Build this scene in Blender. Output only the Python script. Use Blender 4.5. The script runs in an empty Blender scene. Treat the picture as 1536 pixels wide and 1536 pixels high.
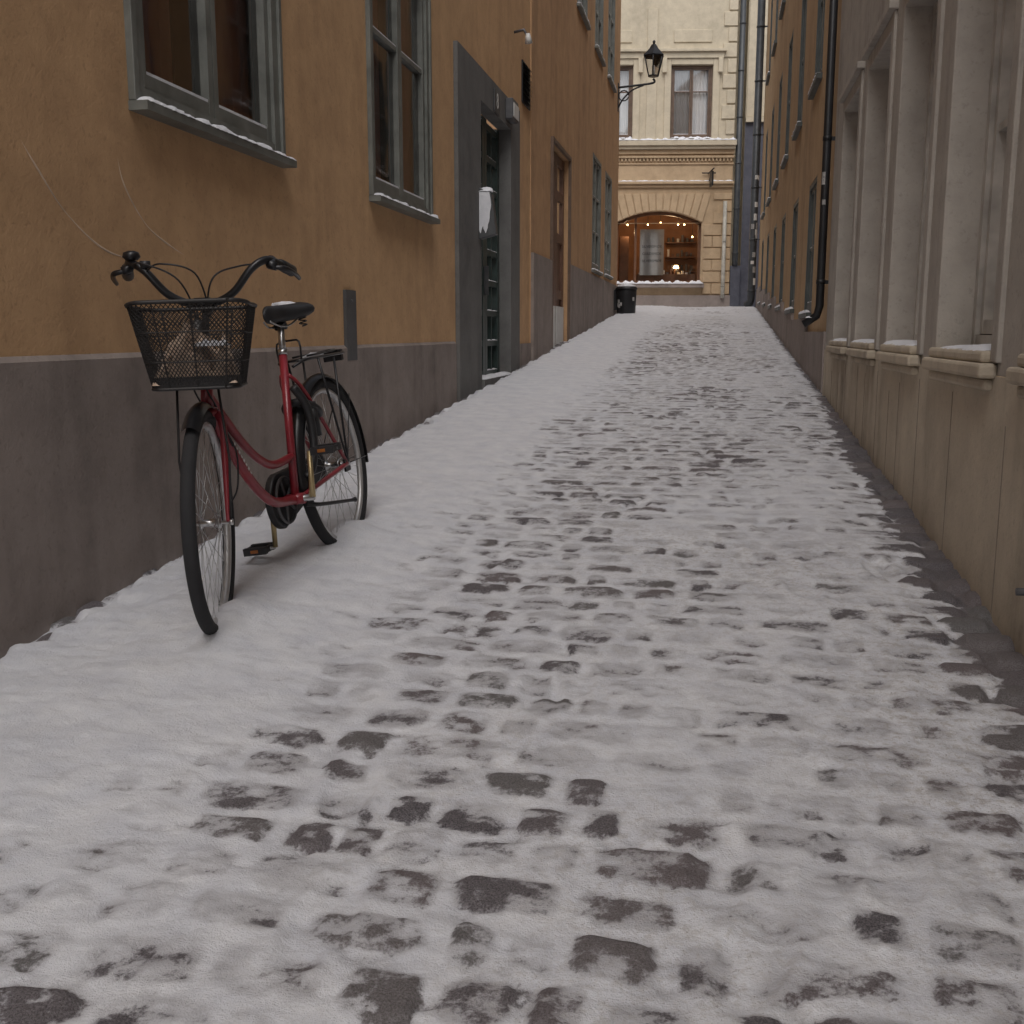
import bpy, bmesh, math, random
import numpy as np
from mathutils import Vector, Matrix, Euler
random.seed(7)
S=bpy.context.scene
S.view_settings.view_transform='Standard'; S.view_settings.look='None'; S.view_settings.exposure=0
def G(y):
    y0=25.4
    return -1.12+0.0667*min(y,y0)+(0.0 if y<=y0 else min(0.02,(y-y0)*0.03))
# ---------------------------------------------------------------- materials
class NT:
    def __init__(s,name):
        s.m=bpy.data.materials.new(name); s.m.use_nodes=True; s.t=s.m.node_tree
        s.b=s.t.nodes["Principled BSDF"]; s.o=s.t.nodes["Material Output"]
        s.co=s.n("ShaderNodeTexCoord").outputs["Object"]
    def n(s,typ,**k):
        nd=s.t.nodes.new(typ)
        for a,v in k.items(): setattr(nd,a,v)
        return nd
    def l(s,a,b): s.t.links.new(a,b)
    def mapp(s,scale=(1,1,1)):
        m=s.n("ShaderNodeMapping"); m.inputs["Scale"].default_value=scale; s.l(s.co,m.inputs["Vector"]); return m.outputs[0]
    def noise(s,scale,detail=3,rough=.55,stretch=None,dist=0):
        nd=s.n("ShaderNodeTexNoise"); nd.inputs["Scale"].default_value=scale; nd.inputs["Detail"].default_value=detail
        nd.inputs["Roughness"].default_value=rough; nd.inputs["Distortion"].default_value=dist
        s.l(s.mapp(stretch) if stretch else s.co,nd.inputs["Vector"]); return nd.outputs["Fac"]
    def ramp(s,fac,stops):
        r=s.n("ShaderNodeValToRGB"); e=r.color_ramp.elements
        while len(e)<len(stops): e.new(.5)
        for i,(p,c) in enumerate(stops):
            e[i].position=p; e[i].color=(c,c,c,1) if not hasattr(c,'__len__') else (*c,1)
        s.l(fac,r.inputs[0]); return r.outputs[0]
    def mix(s,fac,a,b,mode='MIX'):
        m=s.n("ShaderNodeMix",data_type='RGBA',blend_type=mode)
        for sock,v in ((m.inputs[0],fac),(m.inputs[6],a),(m.inputs[7],b)):
            if hasattr(v,'links') : s.l(v,sock)
            elif hasattr(v,'__len__'): sock.default_value=(*v,1)
            else: sock.default_value=v
        return m.outputs[2]
    def math(s,op,a,b=0,c=None,clamp=False):
        m=s.n("ShaderNodeMath",operation=op); m.use_clamp=clamp
        for i,v in enumerate((a,b) if c is None else (a,b,c)):
            if hasattr(v,'links'): s.l(v,m.inputs[i])
            else: m.inputs[i].default_value=v
        return m.outputs[0]
    def bump(s,h,strength=.3,dist=.01):
        b=s.n("ShaderNodeBump"); b.inputs["Strength"].default_value=strength; b.inputs["Distance"].default_value=dist
        s.l(h,b.inputs["Height"]); s.l(b.outputs[0],s.b.inputs["Normal"])
    def col(s,v):
        if hasattr(v,'links'): s.l(v,s.b.inputs["Base Color"])
        else: s.b.inputs["Base Color"].default_value=(*v,1)
    def rough(s,v):
        if hasattr(v,'links'): s.l(v,s.b.inputs["Roughness"])
        else: s.b.inputs["Roughness"].default_value=v
def simple(name,c,rough=.6,metal=0,var=.25,scale=8,bump=0,spec=None):
    m=NT(name); n=m.noise(scale,3)
    lo=tuple(x*(1-var) for x in c); hi=tuple(min(1,x*(1+var)) for x in c)
    m.col(m.ramp(n,[(.3,lo),(.7,hi)])); m.rough(rough); m.b.inputs["Metallic"].default_value=metal
    if spec is not None: m.b.inputs["Specular IOR Level"].default_value=spec
    if bump: m.bump(m.noise(scale*8,2),bump,.003)
    return m.m
def plaster(name,c,stain,streak=.5,big=.8):
    m=NT(name)
    a=m.noise(.7,4,.6); b=m.noise(5,4,.65); st=m.noise(1.6,4,.6,stretch=(1,2.2,.22))
    col=m.mix(m.ramp(a,[(.3,0),(.75,big)]),c,stain)
    col=m.mix(m.ramp(st,[(.46,0),(.72,streak)]),col,tuple(x*.62 for x in stain))
    col=m.mix(m.ramp(b,[(.35,.0),(.75,.5)]),col,tuple(min(1,x*1.28+.015) for x in c))
    sp=m.noise(38,2,.7); col=m.mix(m.ramp(sp,[(.58,0),(.72,.35)]),col,tuple(x*.55 for x in c))
    m.col(col); m.rough(.92); m.b.inputs["Specular IOR Level"].default_value=.2
    m.bump(m.math('ADD',m.math('MULTIPLY',m.noise(3,2),.6),m.math('MULTIPLY',m.noise(60,3,.7),.35)),.55,.012); return m.m
ORANGE=plaster("orange_plaster",(.57,.365,.20),(.46,.29,.165),.38)
ORANGE2=plaster("orange_plaster_far",(.50,.315,.175),(.41,.25,.145),.5)
PLINTH=plaster("grey_plinth_render",(.30,.255,.230),(.20,.17,.158),.65)
OCHRE=plaster("ochre_plaster",(.45,.31,.18),(.35,.235,.14),.6)
BEIGE=plaster("beige_grey_plaster",(.42,.385,.34),(.30,.27,.245),.7)
BEIGELOW=plaster("stained_beige_base",(.52,.45,.35),(.33,.28,.225),.9)
CREAM=plaster("cream_plaster",(.55,.485,.37),(.45,.395,.30),.35)
CREAMORANGE=plaster("yellow_ochre_stone",(.49,.365,.235),(.41,.30,.195),.45)
GREYSTONE=plaster("grey_portal_render",(.165,.163,.158),(.118,.116,.114),.5)
DARKGREY=plaster("blue_grey_render",(.11,.115,.14),(.07,.07,.09),.4)
FRAME=simple("grey_green_window_paint",(.15,.155,.140),.5)
FRAMEB=simple("dark_window_paint",(.07,.08,.077),.5)
FRAMEBR=simple("brown_window_paint",(.13,.085,.06),.5)
FRAMEW=simple("beige_window_paint",(.42,.39,.35),.5)
DOORG=simple("dark_green_door",(.032,.050,.046),.4)
DOORB=simple("brown_door",(.14,.075,.05),.45)
METAL=simple("zinc_metal",(.10,.10,.105),.5,.3)
BLACKM=simple("black_iron",(.016,.016,.018),.45,.2)
CURT=simple("curtain_cloth",(.60,.58,.55),.9,scale=3)
CURTW=simple("white_curtain",(.80,.81,.82),.9,scale=3,var=.05)
CURTR=simple("red_brown_curtain",(.46,.22,.17),.9,scale=3)
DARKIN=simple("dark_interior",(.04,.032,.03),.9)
WHITEP=simple("white_paint",(.62,.62,.60),.5,var=.08)
STICK=simple("weathered_sticker",(.32,.31,.30),.6,scale=60,var=.5)
CONC=simple("grey_plate",(.07,.072,.075),.5)
def snowmat():
    m=NT("snow"); n=m.noise(6,3); m.col(m.ramp(n,[(.3,(.66,.67,.71)),(.7,(.75,.755,.78))])); m.rough(.75)
    m.b.inputs["Specular IOR Level"].default_value=.25
    m.bump(m.math('ADD',m.noise(30,3,.7),m.math('MULTIPLY',m.noise(160,2),.4)),.5,.012); return m.m
SNOW=snowmat()
def glassmat(name,tint,refl=.06):
    m=NT(name); t=m.t; t.nodes.remove(m.b)
    tr=m.n("ShaderNodeBsdfTransparent"); tr.inputs[0].default_value=(*tint,1)
    gl=m.n("ShaderNodeBsdfGlossy"); gl.inputs["Roughness"].default_value=.04; gl.inputs[0].default_value=(.9,.9,.9,1)
    fr=m.n("ShaderNodeFresnel"); fr.inputs[0].default_value=1.5
    bp=m.n("ShaderNodeBump"); bp.inputs["Strength"].default_value=.08; bp.inputs["Distance"].default_value=.02; m.l(m.noise(3,1),bp.inputs["Height"])
    m.l(bp.outputs[0],gl.inputs["Normal"])
    mx=m.n("ShaderNodeMixShader"); m.l(m.math('ADD',fr.outputs[0],refl,clamp=True),mx.inputs[0]); m.l(tr.outputs[0],mx.inputs[1]); m.l(gl.outputs[0],mx.inputs[2]); m.l(mx.outputs[0],m.o.inputs[0])
    return m.m
GLASS=glassmat("window_glass",(.85,.85,.85),.13)
GLASSC=glassmat("shop_glass",(.93,.93,.93),.02)
def emis(name,c,s):
    m=NT(name); m.col(c); m.b.inputs["Emission Color"].default_value=(*c,1); m.b.inputs["Emission Strength"].default_value=s; return m.m
# ---------------------------------------------------------------- mesh builder
class MB:
    def __init__(s): s.v=[];s.f=[];s.mi=[];s.mats=[];s.sm=[]
    def mid(s,m):
        if m not in s.mats: s.mats.append(m)
        return s.mats.index(m)
    def add(s,vs,fs,mat,smooth=False):
        o=len(s.v); s.v.extend([tuple(p) for p in vs]); i=s.mid(mat)
        for f in fs: s.f.append([a+o for a in f]); s.mi.append(i); s.sm.append(smooth)
    def box(s,a,b,mat):
        x0,x1=sorted((a[0],b[0]));y0,y1=sorted((a[1],b[1]));z0,z1=sorted((a[2],b[2]))
        v=[(x0,y0,z0),(x1,y0,z0),(x1,y1,z0),(x0,y1,z0),(x0,y0,z1),(x1,y0,z1),(x1,y1,z1),(x0,y1,z1)]
        s.add(v,[(0,3,2,1),(4,5,6,7),(0,1,5,4),(1,2,6,5),(2,3,7,6),(3,0,4,7)],mat)
    def quad(s,p,mat): s.add(p,[(0,1,2,3)],mat)
    def tube(s,pts,r,mat,seg=10,smooth=True,sub=0,cap=True,T=None):
        P=[Vector(p) for p in pts]
        if sub and len(P)>2:
            Q=[]
            for i in range(len(P)-1):
                p0=P[max(i-1,0)];p1=P[i];p2=P[i+1];p3=P[min(i+2,len(P)-1)]
                for k in range(sub):
                    t=k/sub
                    Q.append(.5*((2*p1)+(p2-p0)*t+(2*p0-5*p1+4*p2-p3)*t*t+(3*p1-p0-3*p2+p3)*t**3))
            Q.append(P[-1]); 
            if isinstance(r,(list,tuple)):
                R=[]
                for i in range(len(P)-1):
                    for k in range(sub): R.append(r[i]+(r[i+1]-r[i])*k/sub)
                R.append(r[-1]); r=R
            P=Q
        if T: P=[T(p) for p in P]
        R=r if isinstance(r,(list,tuple)) else [r]*len(P)
        vs=[];fs=[];up=None
        for i,p in enumerate(P):
            d=(P[min(i+1,len(P)-1)]-P[max(i-1,0)]).normalized()
            if up is None:
                up=Vector((0,0,1)) if abs(d.z)<.9 else Vector((1,0,0))
            up=(up-d*up.dot(d)).normalized(); w=d.cross(up)
            for k in range(seg):
                a=2*math.pi*k/seg; vs.append(p+(up*math.cos(a)+w*math.sin(a))*R[i])
        n=len(P)
        for i in range(n-1):
            for k in range(seg):
                fs.append((i*seg+k,i*seg+(k+1)%seg,(i+1)*seg+(k+1)%seg,(i+1)*seg+k))
        if cap: fs.append(tuple(range(seg))[::-1]); fs.append(tuple((n-1)*seg+k for k in range(seg)))
        s.add(vs,fs,mat,smooth)
    def torus(s,c,R,r,mat,n=64,m=10,T=None,flat=1.0):
        vs=[];fs=[]
        for i in range(n):
            a=2*math.pi*i/n
            for k in range(m):
                b=2*math.pi*k/m
                rr=R+r*math.cos(b); p=Vector((c[0]+rr*math.cos(a),c[1]+r*flat*math.sin(b),c[2]+rr*math.sin(a)))
                vs.append(T(p) if T else p)
        for i in range(n):
            j=(i+1)%n
            for k in range(m): fs.append((i*m+k,j*m+k,j*m+(k+1)%m,i*m+(k+1)%m))
        s.add(vs,fs,mat,True)
    def obj(s,name,parent=None,xf=None):
        me=bpy.data.meshes.new(name); me.from_pydata(s.v,[],s.f)
        for m in s.mats: me.materials.append(m)
        me.polygons.foreach_set("material_index",s.mi); me.polygons.foreach_set("use_smooth",s.sm); me.update()
        bm=bmesh.new(); bm.from_mesh(me); bmesh.ops.recalc_face_normals(bm,faces=bm.faces); bm.to_mesh(me); bm.free()
        o=bpy.data.objects.new(name,me); S.collection.objects.link(o)
        if parent: o.parent=parent
        return o
def empty(name,mw=None):
    o=bpy.data.objects.new(name,None); S.collection.objects.link(o); o.empty_display_size=.2
    if mw is not None: o.matrix_world=mw
    return o
def bevel(o,w,seg=2):
    m=o.modifiers.new("bevel",'BEVEL'); m.width=w; m.segments=seg; m.limit_method='ANGLE'; return o
def text(name,body,size,mat,mw,parent=None,ext=.001,align='CENTER'):
    c=bpy.data.curves.new(name,'FONT'); c.body=body; c.size=size; c.extrude=ext; c.align_x=align; c.align_y='CENTER'; c.materials.append(mat)
    o=bpy.data.objects.new(name,c); S.collection.objects.link(o)
    if parent: o.parent=parent
    o.matrix_local=mw; return o
class Wall:
    """P(t,d,z): t along the wall, d = distance outward from the wall face (negative is into the building)"""
    def __init__(s,P): s.P=P
    def box(s,mb,t0,t1,z0,z1,d0,d1,mat):
        P=s.P; c=[P(t,d,z) for z in (z0,z1) for (t,d) in ((t0,d0),(t1,d0),(t1,d1),(t0,d1))]
        mb.add(c,[(0,3,2,1),(4,5,6,7),(0,1,5,4),(1,2,6,5),(2,3,7,6),(3,0,4,7)],mat)
    def sheet(s,mb,t0,t1,z0,z1,ops,mat,depth=.2,d=0,rmat=None):
        P=s.P; ts=sorted(set([t0,t1]+[o[i] for o in ops for i in (0,1)])); zs=sorted(set([z0,z1]+[o[i] for o in ops for i in (2,3)]))
        for i in range(len(ts)-1):
            for j in range(len(zs)-1):
                tm=(ts[i]+ts[i+1])/2;zm=(zs[j]+zs[j+1])/2
                if any(o[0]<tm<o[1] and o[2]<zm<o[3] for o in ops): continue
                mb.quad([P(ts[i],d,zs[j]),P(ts[i+1],d,zs[j]),P(ts[i+1],d,zs[j+1]),P(ts[i],d,zs[j+1])],mat)
        for o in ops:
            a,b,c,e=o[:4]; r=rmat or mat
            mb.quad([P(a,d,c),P(a,d,e),P(a,d-depth,e),P(a,d-depth,c)],r); mb.quad([P(b,d,c),P(b,d,e),P(b,d-depth,e),P(b,d-depth,c)],r)
            mb.quad([P(a,d,c),P(b,d,c),P(b,d-depth,c),P(a,d-depth,c)],r); mb.quad([P(a,d,e),P(b,d,e),P(b,d-depth,e),P(a,d-depth,e)],r)
    def window(s,name,parent,t0,t1,z0,z1,rec,frame,cols=2,bars=(.33,),curt=CURT,fw=.06,proud=0,interior=True,curtw=.28,snow=True,cd=.15):
        """casement window: outer frame, sashes, bars, glass, curtains and a dark room behind"""
        mb=MB(); f=-rec
        s.box(mb,t0,t0+fw,z0,z1,f-.06,f+.03+proud,frame); s.box(mb,t1-fw,t1,z0,z1,f-.06,f+.03+proud,frame)
        s.box(mb,t0+fw,t1-fw,z1-fw,z1,f-.06,f+.027+proud,frame); s.box(mb,t0+fw,t1-fw,z0,z0+fw,f-.06,f+.027+proud,frame)
        w=(t1-t0-2*fw)/cols
        for i in range(cols):
            a=t0+fw+i*w+.004;b=t0+fw+(i+1)*w-.004; q=.04; c=z0+fw+.004; e=z1-fw-.004
            s.box(mb,a,a+q,c,e,f-.05,f+.012+proud,frame); s.box(mb,b-q,b,c,e,f-.05,f+.012+proud,frame)
            s.box(mb,a+q,b-q,c,c+q+.015,f-.05,f+.010+proud,frame); s.box(mb,a+q,b-q,e-q,e,f-.05,f+.010+proud,frame)
            for bz in bars:
                zz=c+(e-c)*bz; s.box(mb,a+q,b-q,zz-.014,zz+.014,f-.045,f+.004+proud,frame)
                if snow: s.box(mb,a+q+.005,b-q-.005,zz+.0141,zz+.022,f-.022,f+.003+proud,SNOW)
            if snow: s.box(mb,a+q+.005,b-q-.005,c+q+.0151,c+q+.027,f-.022,f+.008+proud,SNOW)
            mb.quad([s.P(a+q,f-.025,c+q),s.P(b-q,f-.025,c+q),s.P(b-q,f-.025,e-q),s.P(a+q,f-.025,e-q)],GLASS)
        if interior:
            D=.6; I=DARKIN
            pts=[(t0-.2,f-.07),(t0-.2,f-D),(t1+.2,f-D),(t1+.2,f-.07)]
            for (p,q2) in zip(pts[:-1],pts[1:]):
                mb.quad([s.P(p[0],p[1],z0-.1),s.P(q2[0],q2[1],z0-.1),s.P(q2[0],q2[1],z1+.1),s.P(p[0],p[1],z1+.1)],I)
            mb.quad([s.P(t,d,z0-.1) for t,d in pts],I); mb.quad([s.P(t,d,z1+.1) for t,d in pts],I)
            if curt:
                for (ca,cb) in ((t0+.02,t0+(t1-t0)*curtw),(t1-(t1-t0)*curtw,t1-.02)):
                    n=26; vs=[];fs=[]
                    for i in range(n+1):
                        t=ca+(cb-ca)*i/n; d=f-cd+.02*math.sin(i*1.45+ca*3)
                        vs+= [s.P(t,d,z0-.05),s.P(t,d,z1+.05)]
                    for i in range(n): fs.append((2*i,2*i+2,2*i+3,2*i+1))
                    mb.add(vs,fs,curt,True)
        return mb.obj(name,parent)
def rnd(a,b): return random.uniform(a,b)
def snow_ledge(mb,W,t0,t1,z,d0,d1,h=.03,step=.02):
    """lumpy strip of snow lying on a ledge"""
    n=max(4,int((t1-t0)/step)); vs=[];fs=[];m=7; ph=rnd(0,9)
    for i in range(n+1):
        t=t0+(t1-t0)*i/n; e=min(1,min(i,n-i)/2.0+.15)
        k=e*(.6+.4*math.sin(t*9+ph)*math.sin(t*23+ph*2)+rnd(-.15,.15)); k=max(.08,k); dd=d1+rnd(-.012,.004)
        for j in range(m):
            a=math.pi*j/(m-1); c=(d0+dd)/2; rr=(dd-d0)/2
            vs.append(W.P(t,c-rr*math.cos(a),z+h*k*math.sin(a)**.6 if 0<j<m-1 else z-.002))
    for i in range(n):
        for j in range(m-1): fs.append((i*m+j,(i+1)*m+j,(i+1)*m+j+1,i*m+j+1))
    mb.add(vs,fs,SNOW,True)
XL=-2.09; XR=0.905; YB=-4.0
WL=Wall(lambda t,d,z:(XL+d,t,z)); WR=Wall(lambda t,d,z:(XR-d,t,z))
# ================================================================ LEFT BUILDING (orange)
TOP=7.3
ob=empty("orange_apartment_building")
mb=MB()
w1=(3.72,5.03,.82,2.45); w2=(6.45,7.80,.82,2.45); dr=(9.45,10.85,-.6,1.98); w0=(.6,1.9,.82,2.45)
up=[(3.72,5.03,4.3,6.0),(6.45,7.8,4.3,6.0),(9.4,10.7,4.3,6.0)]
WL.sheet(mb,YB,12.17,-2.2,TOP,[w0,w1,w2]+up+[(9.40,10.90,-.6,2.03)],ORANGE,depth=.10,rmat=GREYSTONE)
mb.quad([WL.P(YB,0,-2.2),WL.P(YB,-6,-2.2),WL.P(YB,-6,TOP),WL.P(YB,0,TOP)],ORANGE)
mb.obj("wall",ob)
mb=MB()
WL.box(mb,YB,8.55,-2.2,-.090,-.01,.018,PLINTH)
vs=[WL.P(YB,.018,-.090),WL.P(8.55,.018,-.090),WL.P(8.55,.0,-.072),WL.P(YB,.0,-.072)]; mb.quad(vs,PLINTH)
mb.obj("plinth",ob)
WL.window("window_3",ob,*w0,.015,FRAME,2,(),CURTR,fw=.06,curtw=.42)
WL.window("window",ob,*w1,.015,FRAME,2,(),CURTR,fw=.06,curtw=.40,cd=.10)
WL.window("window_2",ob,*w2,.015,FRAME,2,(.62,),CURTR,fw=.06,curtw=.40,cd=.10)
for i,u in enumerate(up): WL.window("upper_window_%d"%i,ob,*u,.03,FRAME,2,(.62,),CURT)
mb=MB()
for a in (w0,w1,w2)+tuple(up):
    WL.box(mb,a[0]-.04,a[1]+.05,a[2]-.035,a[2]-.002,-.01,.075,FRAME)
    snow_ledge(mb,WL,a[0]-.03,a[1]+.045,a[2]-.002,.0,.080,.026)
mb.obj("snowy_window_sills",ob)
mb=MB()
for a in (w0,w1,w2):
    WL.box(mb,a[0]-.035,a[0]-.001,a[2],a[3]+.05,-.01,.028,FRAME);WL.box(mb,a[1]+.001,a[1]+.035,a[2],a[3]+.05,-.01,.028,FRAME);WL.box(mb,a[0],a[1],a[3]+.001,a[3]+.05,-.01,.026,FRAME)
bevel(mb.obj("window_casings",ob),.004)
mb=MB()
WL.sheet(mb,8.6,11.35,-1.5,2.25,[(9.45,10.85,-.6,1.98)],GREYSTONE,depth=.13,d=.035)
for (t) in (8.6,11.35): mb.quad([WL.P(t,0,-1.5),WL.P(t,.035,-1.5),WL.P(t,.035,2.25),WL.P(t,0,2.25)],GREYSTONE)
mb.quad([WL.P(8.6,0,2.25),WL.P(8.6,.035,2.25),WL.P(11.35,.035,2.25),WL.P(11.35,0,2.25)],GREYSTONE)
WL.box(mb,11.352,12.16,-1.5,-.12,-.01,.02,PLINTH)
mb.obj("portal_surround",ob)
mb=MB()
dd=-.095
mb.quad([WL.P(9.4,dd-.06,-.6),WL.P(10.9,dd-.06,-.6),WL.P(10.9,dd-.06,2.0),WL.P(9.4,dd-.06,2.0)],DARKIN)
for k in range(2):
    a=9.45+.70*k; b=a+.70
    WL.box(mb,a+.005,a+.10,-.45,1.97,dd-.05,dd+.01,DOORG); WL.box(mb,b-.10,b-.005,-.45,1.97,dd-.05,dd+.01,DOORG)
    for j in range(9):
        z=-.42+j*.288; WL.box(mb,a+.10,b-.10,z,z+.055,dd-.05,dd+.004,DOORG)
        snow_ledge(mb,WL,a+.11,b-.11,z+.055,dd-.03,dd+.01,.012,.04)
    WL.box(mb,a+.335,a+.365,-.42,1.95,dd-.045,dd,DOORG)
    mb.quad([WL.P(a+.1,dd-.03,.1),WL.P(b-.1,dd-.03,.1),WL.P(b-.1,dd-.03,1.95),WL.P(a+.1,dd-.03,1.95)],GLASS)
WL.box(mb,9.46,10.84,-.7,-.42,-.1,.06,GREYSTONE)
snow_ledge(mb,WL,9.47,10.83,-.42,-.08,.06,.03)
WL.box(mb,10.11,10.13,.35,.62,dd+.012,dd+.05,METAL)
mb.obj("entrance_door",ob)
mb=MB()
lb=[WL.P(9.34,.036,.80),WL.P(9.44,.036,.80),WL.P(9.44,.036,1.24),WL.P(9.34,.036,1.24),WL.P(9.34,.19,.84),WL.P(9.44,.19,.84),WL.P(9.44,.15,1.18),WL.P(9.34,.15,1.18)]
mb.add(lb,[(0,1,2,3),(4,7,6,5),(0,4,5,1),(1,5,6,2),(2,6,7,3),(3,7,4,0)],CONC); bx=mb.obj("letter_box",ob); bevel(bx,.008)
mb=MB(); snow_ledge(mb,WL,9.33,9.45,1.20,.036,.155,.05)
vs=[];fs=[]
for i in range(13):
    for j in range(13):
        u=i/12;v=j/12; lim=.88-.45*(1-v)**2+rnd(-.05,.05); uu=u*lim
        vs.append(WL.P(9.337-.006*math.sin(math.pi*u)*math.sin(math.pi*v)-.001,.040+uu*(.148-.04*v),.88+.32*v-.03*math.sin(u*9)*(1-v)))
for i in range(12):
    for j in range(12): fs.append((i*13+j,(i+1)*13+j,(i+1)*13+j+1,i*13+j+1))
mb.add(vs,fs,SNOW,True); mb.obj("letter_box_snow",ob)
mb=MB()
WL.box(mb,9.98,10.22,1.99,2.19,.037,.05,CONC); WL.box(mb,10.55,10.85,2.03,2.22,.037,.11,METAL); WL.box(mb,10.57,10.83,2.05,2.18,.11,.12,WHITEP)
bevel(mb.obj("number_plate_and_door_lamp",ob),.006)
RL=Matrix(((0,0,1,0),(1,0,0,0),(0,1,0,0),(0,0,0,1)))
text("house_number","8",.19,WHITEP,Matrix.Translation((XL+.053,10.10,2.09))@RL,ob)
mb=MB()
WL.box(mb,11.62,12.10,2.40,2.82,-.01,.015,BLACKM)
for j in range(8):
    z=2.42+j*.05; vs=[WL.P(11.64,.016,z+.035),WL.P(12.08,.016,z+.035),WL.P(12.08,.05,z),WL.P(11.64,.05,z)]; mb.quad(vs,BLACKM)
mb.obj("vent_grille",ob)
mb=MB(); WL.box(mb,5.90,6.07,-.16,.24,.0,.020,CONC); mb.tube([WL.P(5.985,.02,.18),WL.P(5.985,.026,.18)],.008,METAL,8); mb.obj("metal_wall_plate",ob)
mb=MB(); mb.tube([WL.P(11.2,0,2.98),WL.P(11.2,.10,3.0),WL.P(11.2,.14,2.93)],.014,METAL); mb.tube([WL.P(11.2,.14,2.96),WL.P(11.2,.15,2.87)],[.022,.04],WHITEP); mb.obj("door_spotlight",ob)
scr=simple("scratched_plaster",(.60,.46,.34),.9)
mb=MB()
for pts in ([(3.02,.60),(3.12,.50),(3.26,.38),(3.48,.28),(3.75,.26)],[(3.58,.64),(3.62,.52),(3.75,.40),(3.9,.34),(4.1,.29)]):
    mb.tube([WL.P(a,-.004,b) for a,b in pts],[.003,.0062,.0048,.006,.003],scr,8,sub=8)
mb.obj("wall_scratches",ob)
# ================================================================ LEFT BUILDING 2
ob=empty("russet_apartment_building")
YE=22.9
d2=(13.65,15.25,-.35,2.34); w3=(18.2,19.5,1.04,2.92); w4=(20.25,21.45,1.06,2.92)
up=[(13.7,14.9,4.6,6.4),(16.0,17.2,4.6,6.4),(18.3,19.5,4.6,6.4),(20.4,21.6,4.6,6.4)]
mb=MB(); WL.sheet(mb,12.17,YE,-2.2,TOP+.4,[d2,w3,w4]+up,ORANGE2,depth=.14,d=.012)
mb.quad([WL.P(YE,.012,-2),WL.P(YE,-9,-2),WL.P(YE,-9,TOP+.4),WL.P(YE,.012,TOP+.4)],ORANGE2)
mb.quad([WL.P(12.17,.012,-2),WL.P(12.17,-9,-2),WL.P(12.17,-9,TOP+.4),WL.P(12.17,.012,TOP+.4)],ORANGE2)
mb.obj("wall",ob)
mb=MB()
WL.box(mb,12.18,13.6,-2,.89,.0,.045,PLINTH); WL.box(mb,15.3,YE+.02,-2,.95,.0,.045,PLINTH)
WL.box(mb,YE+.02,YE+.04,-2,.95,-9,.045,PLINTH)
mb.obj("plinth",ob)
WL.window("window",ob,*w3,.01,FRAME,2,(.33,.66),CURT); WL.window("window_2",ob,*w4,.01,FRAME,2,(.33,.66),CURT)
for i,u in enumerate(up): WL.window("upper_window_%d"%i,ob,*u,.01,FRAME,2,(.33,.66),CURT)
mb=MB()
for a in (w3,w4)+tuple(up):
    WL.box(mb,a[0]-.04,a[1]+.05,a[2]-.04,a[2]-.002,.0,.07,FRAME); snow_ledge(mb,WL,a[0]-.03,a[1]+.045,a[2]-.002,.01,.075,.03)
mb.obj("snowy_window_sills",ob)
mb=MB()
WL.box(mb,13.655,15.245,-.35,2.335,-.12,-.08,DOORB)
for k in range(2):
    a=13.66+.795*k
    WL.box(mb,a+.01,a+.13,-.3,2.32,-.08,-.045,DOORB);WL.box(mb,a+.66,a+.785,-.3,2.32,-.08,-.045,DOORB)
    for z in (-.3,.45,1.2,1.75,2.2): WL.box(mb,a+.13,a+.66,z,z+.12,-.08,-.05,DOORB)
    mb.quad([WL.P(a+.13,-.07,1.32),WL.P(a+.66,-.07,1.32),WL.P(a+.66,-.07,2.2),WL.P(a+.13,-.07,2.2)],GLASS)
    WL.box(mb,a+.05,a+.75,-.25,.35,-.044,-.035,WHITEP)
WL.box(mb,13.60,13.648,-.4,2.39,.012,.05,FRAMEBR);WL.box(mb,15.252,15.30,-.4,2.39,.012,.05,FRAMEBR);WL.box(mb,13.648,15.252,2.342,2.39,.012,.048,FRAMEBR)
mb.obj("brown_door",ob)
# ================================================================ RIGHT NEAR BUILDING (beige)
ob=empty("beige_building")
cs=[8.22,6.89,5.56,4.23,2.90,1.57]
wins=[(c-.45,c+.45,-.06,1.62) for c in cs]
upw=[(c-.45,c+.45,3.6,5.4) for c in cs]
mb=MB()
WR.sheet(mb,YB,9.38,-.14,TOP-.6,wins+upw,BEIGE,depth=.24,d=.0)
WR.sheet(mb,YB,9.38,-2.2,-.14,[],BEIGELOW,d=.006)
mb.quad([WR.P(YB,0,-2.2),WR.P(YB,-6,-2.2),WR.P(YB,-6,TOP-.6),WR.P(YB,0,TOP-.6)],BEIGE)
mb.obj("wall",ob)
mb=MB()
for (a,b,c,e) in wins:
    for (t0,t1) in ((a-.085,a-.001),(b+.001,b+.085)):
        WR.box(mb,t0,t1,-.098,e+.085,-.01,.016,BEIGE)
    WR.box(mb,a,b,e+.001,e+.085,-.01,.015,BEIGE); WR.box(mb,a-.11,b+.11,e+.086,e+.13,-.01,.05,BEIGE)
bevel(mb.obj("window_architraves",ob),.006)
mb=MB()
for (a,b,c,e) in wins:
    WR.box(mb,a-.05,b+.05,-.150,-.10,.0,.060,BEIGELOW)
    WR.box(mb,a-.02,b+.02,-.19,-.152,.0,.035,BEIGELOW)
    WR.box(mb,a+.002,b-.002,-.10,-.06,-.22,.045,BEIGELOW)
bevel(mb.obj("stone_sills",ob),.012)
mb=MB()
for (a,b,c,e) in wins:
    k=a+.03
    while k<b-.1:
        L_=rnd(.12,.35); snow_ledge(mb,WR,k,min(k+L_,b-.02),-.06,-.16,.040,rnd(.012,.03)); k+=L_+rnd(.0,.12)
mb.obj("sill_snow",ob)
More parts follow.
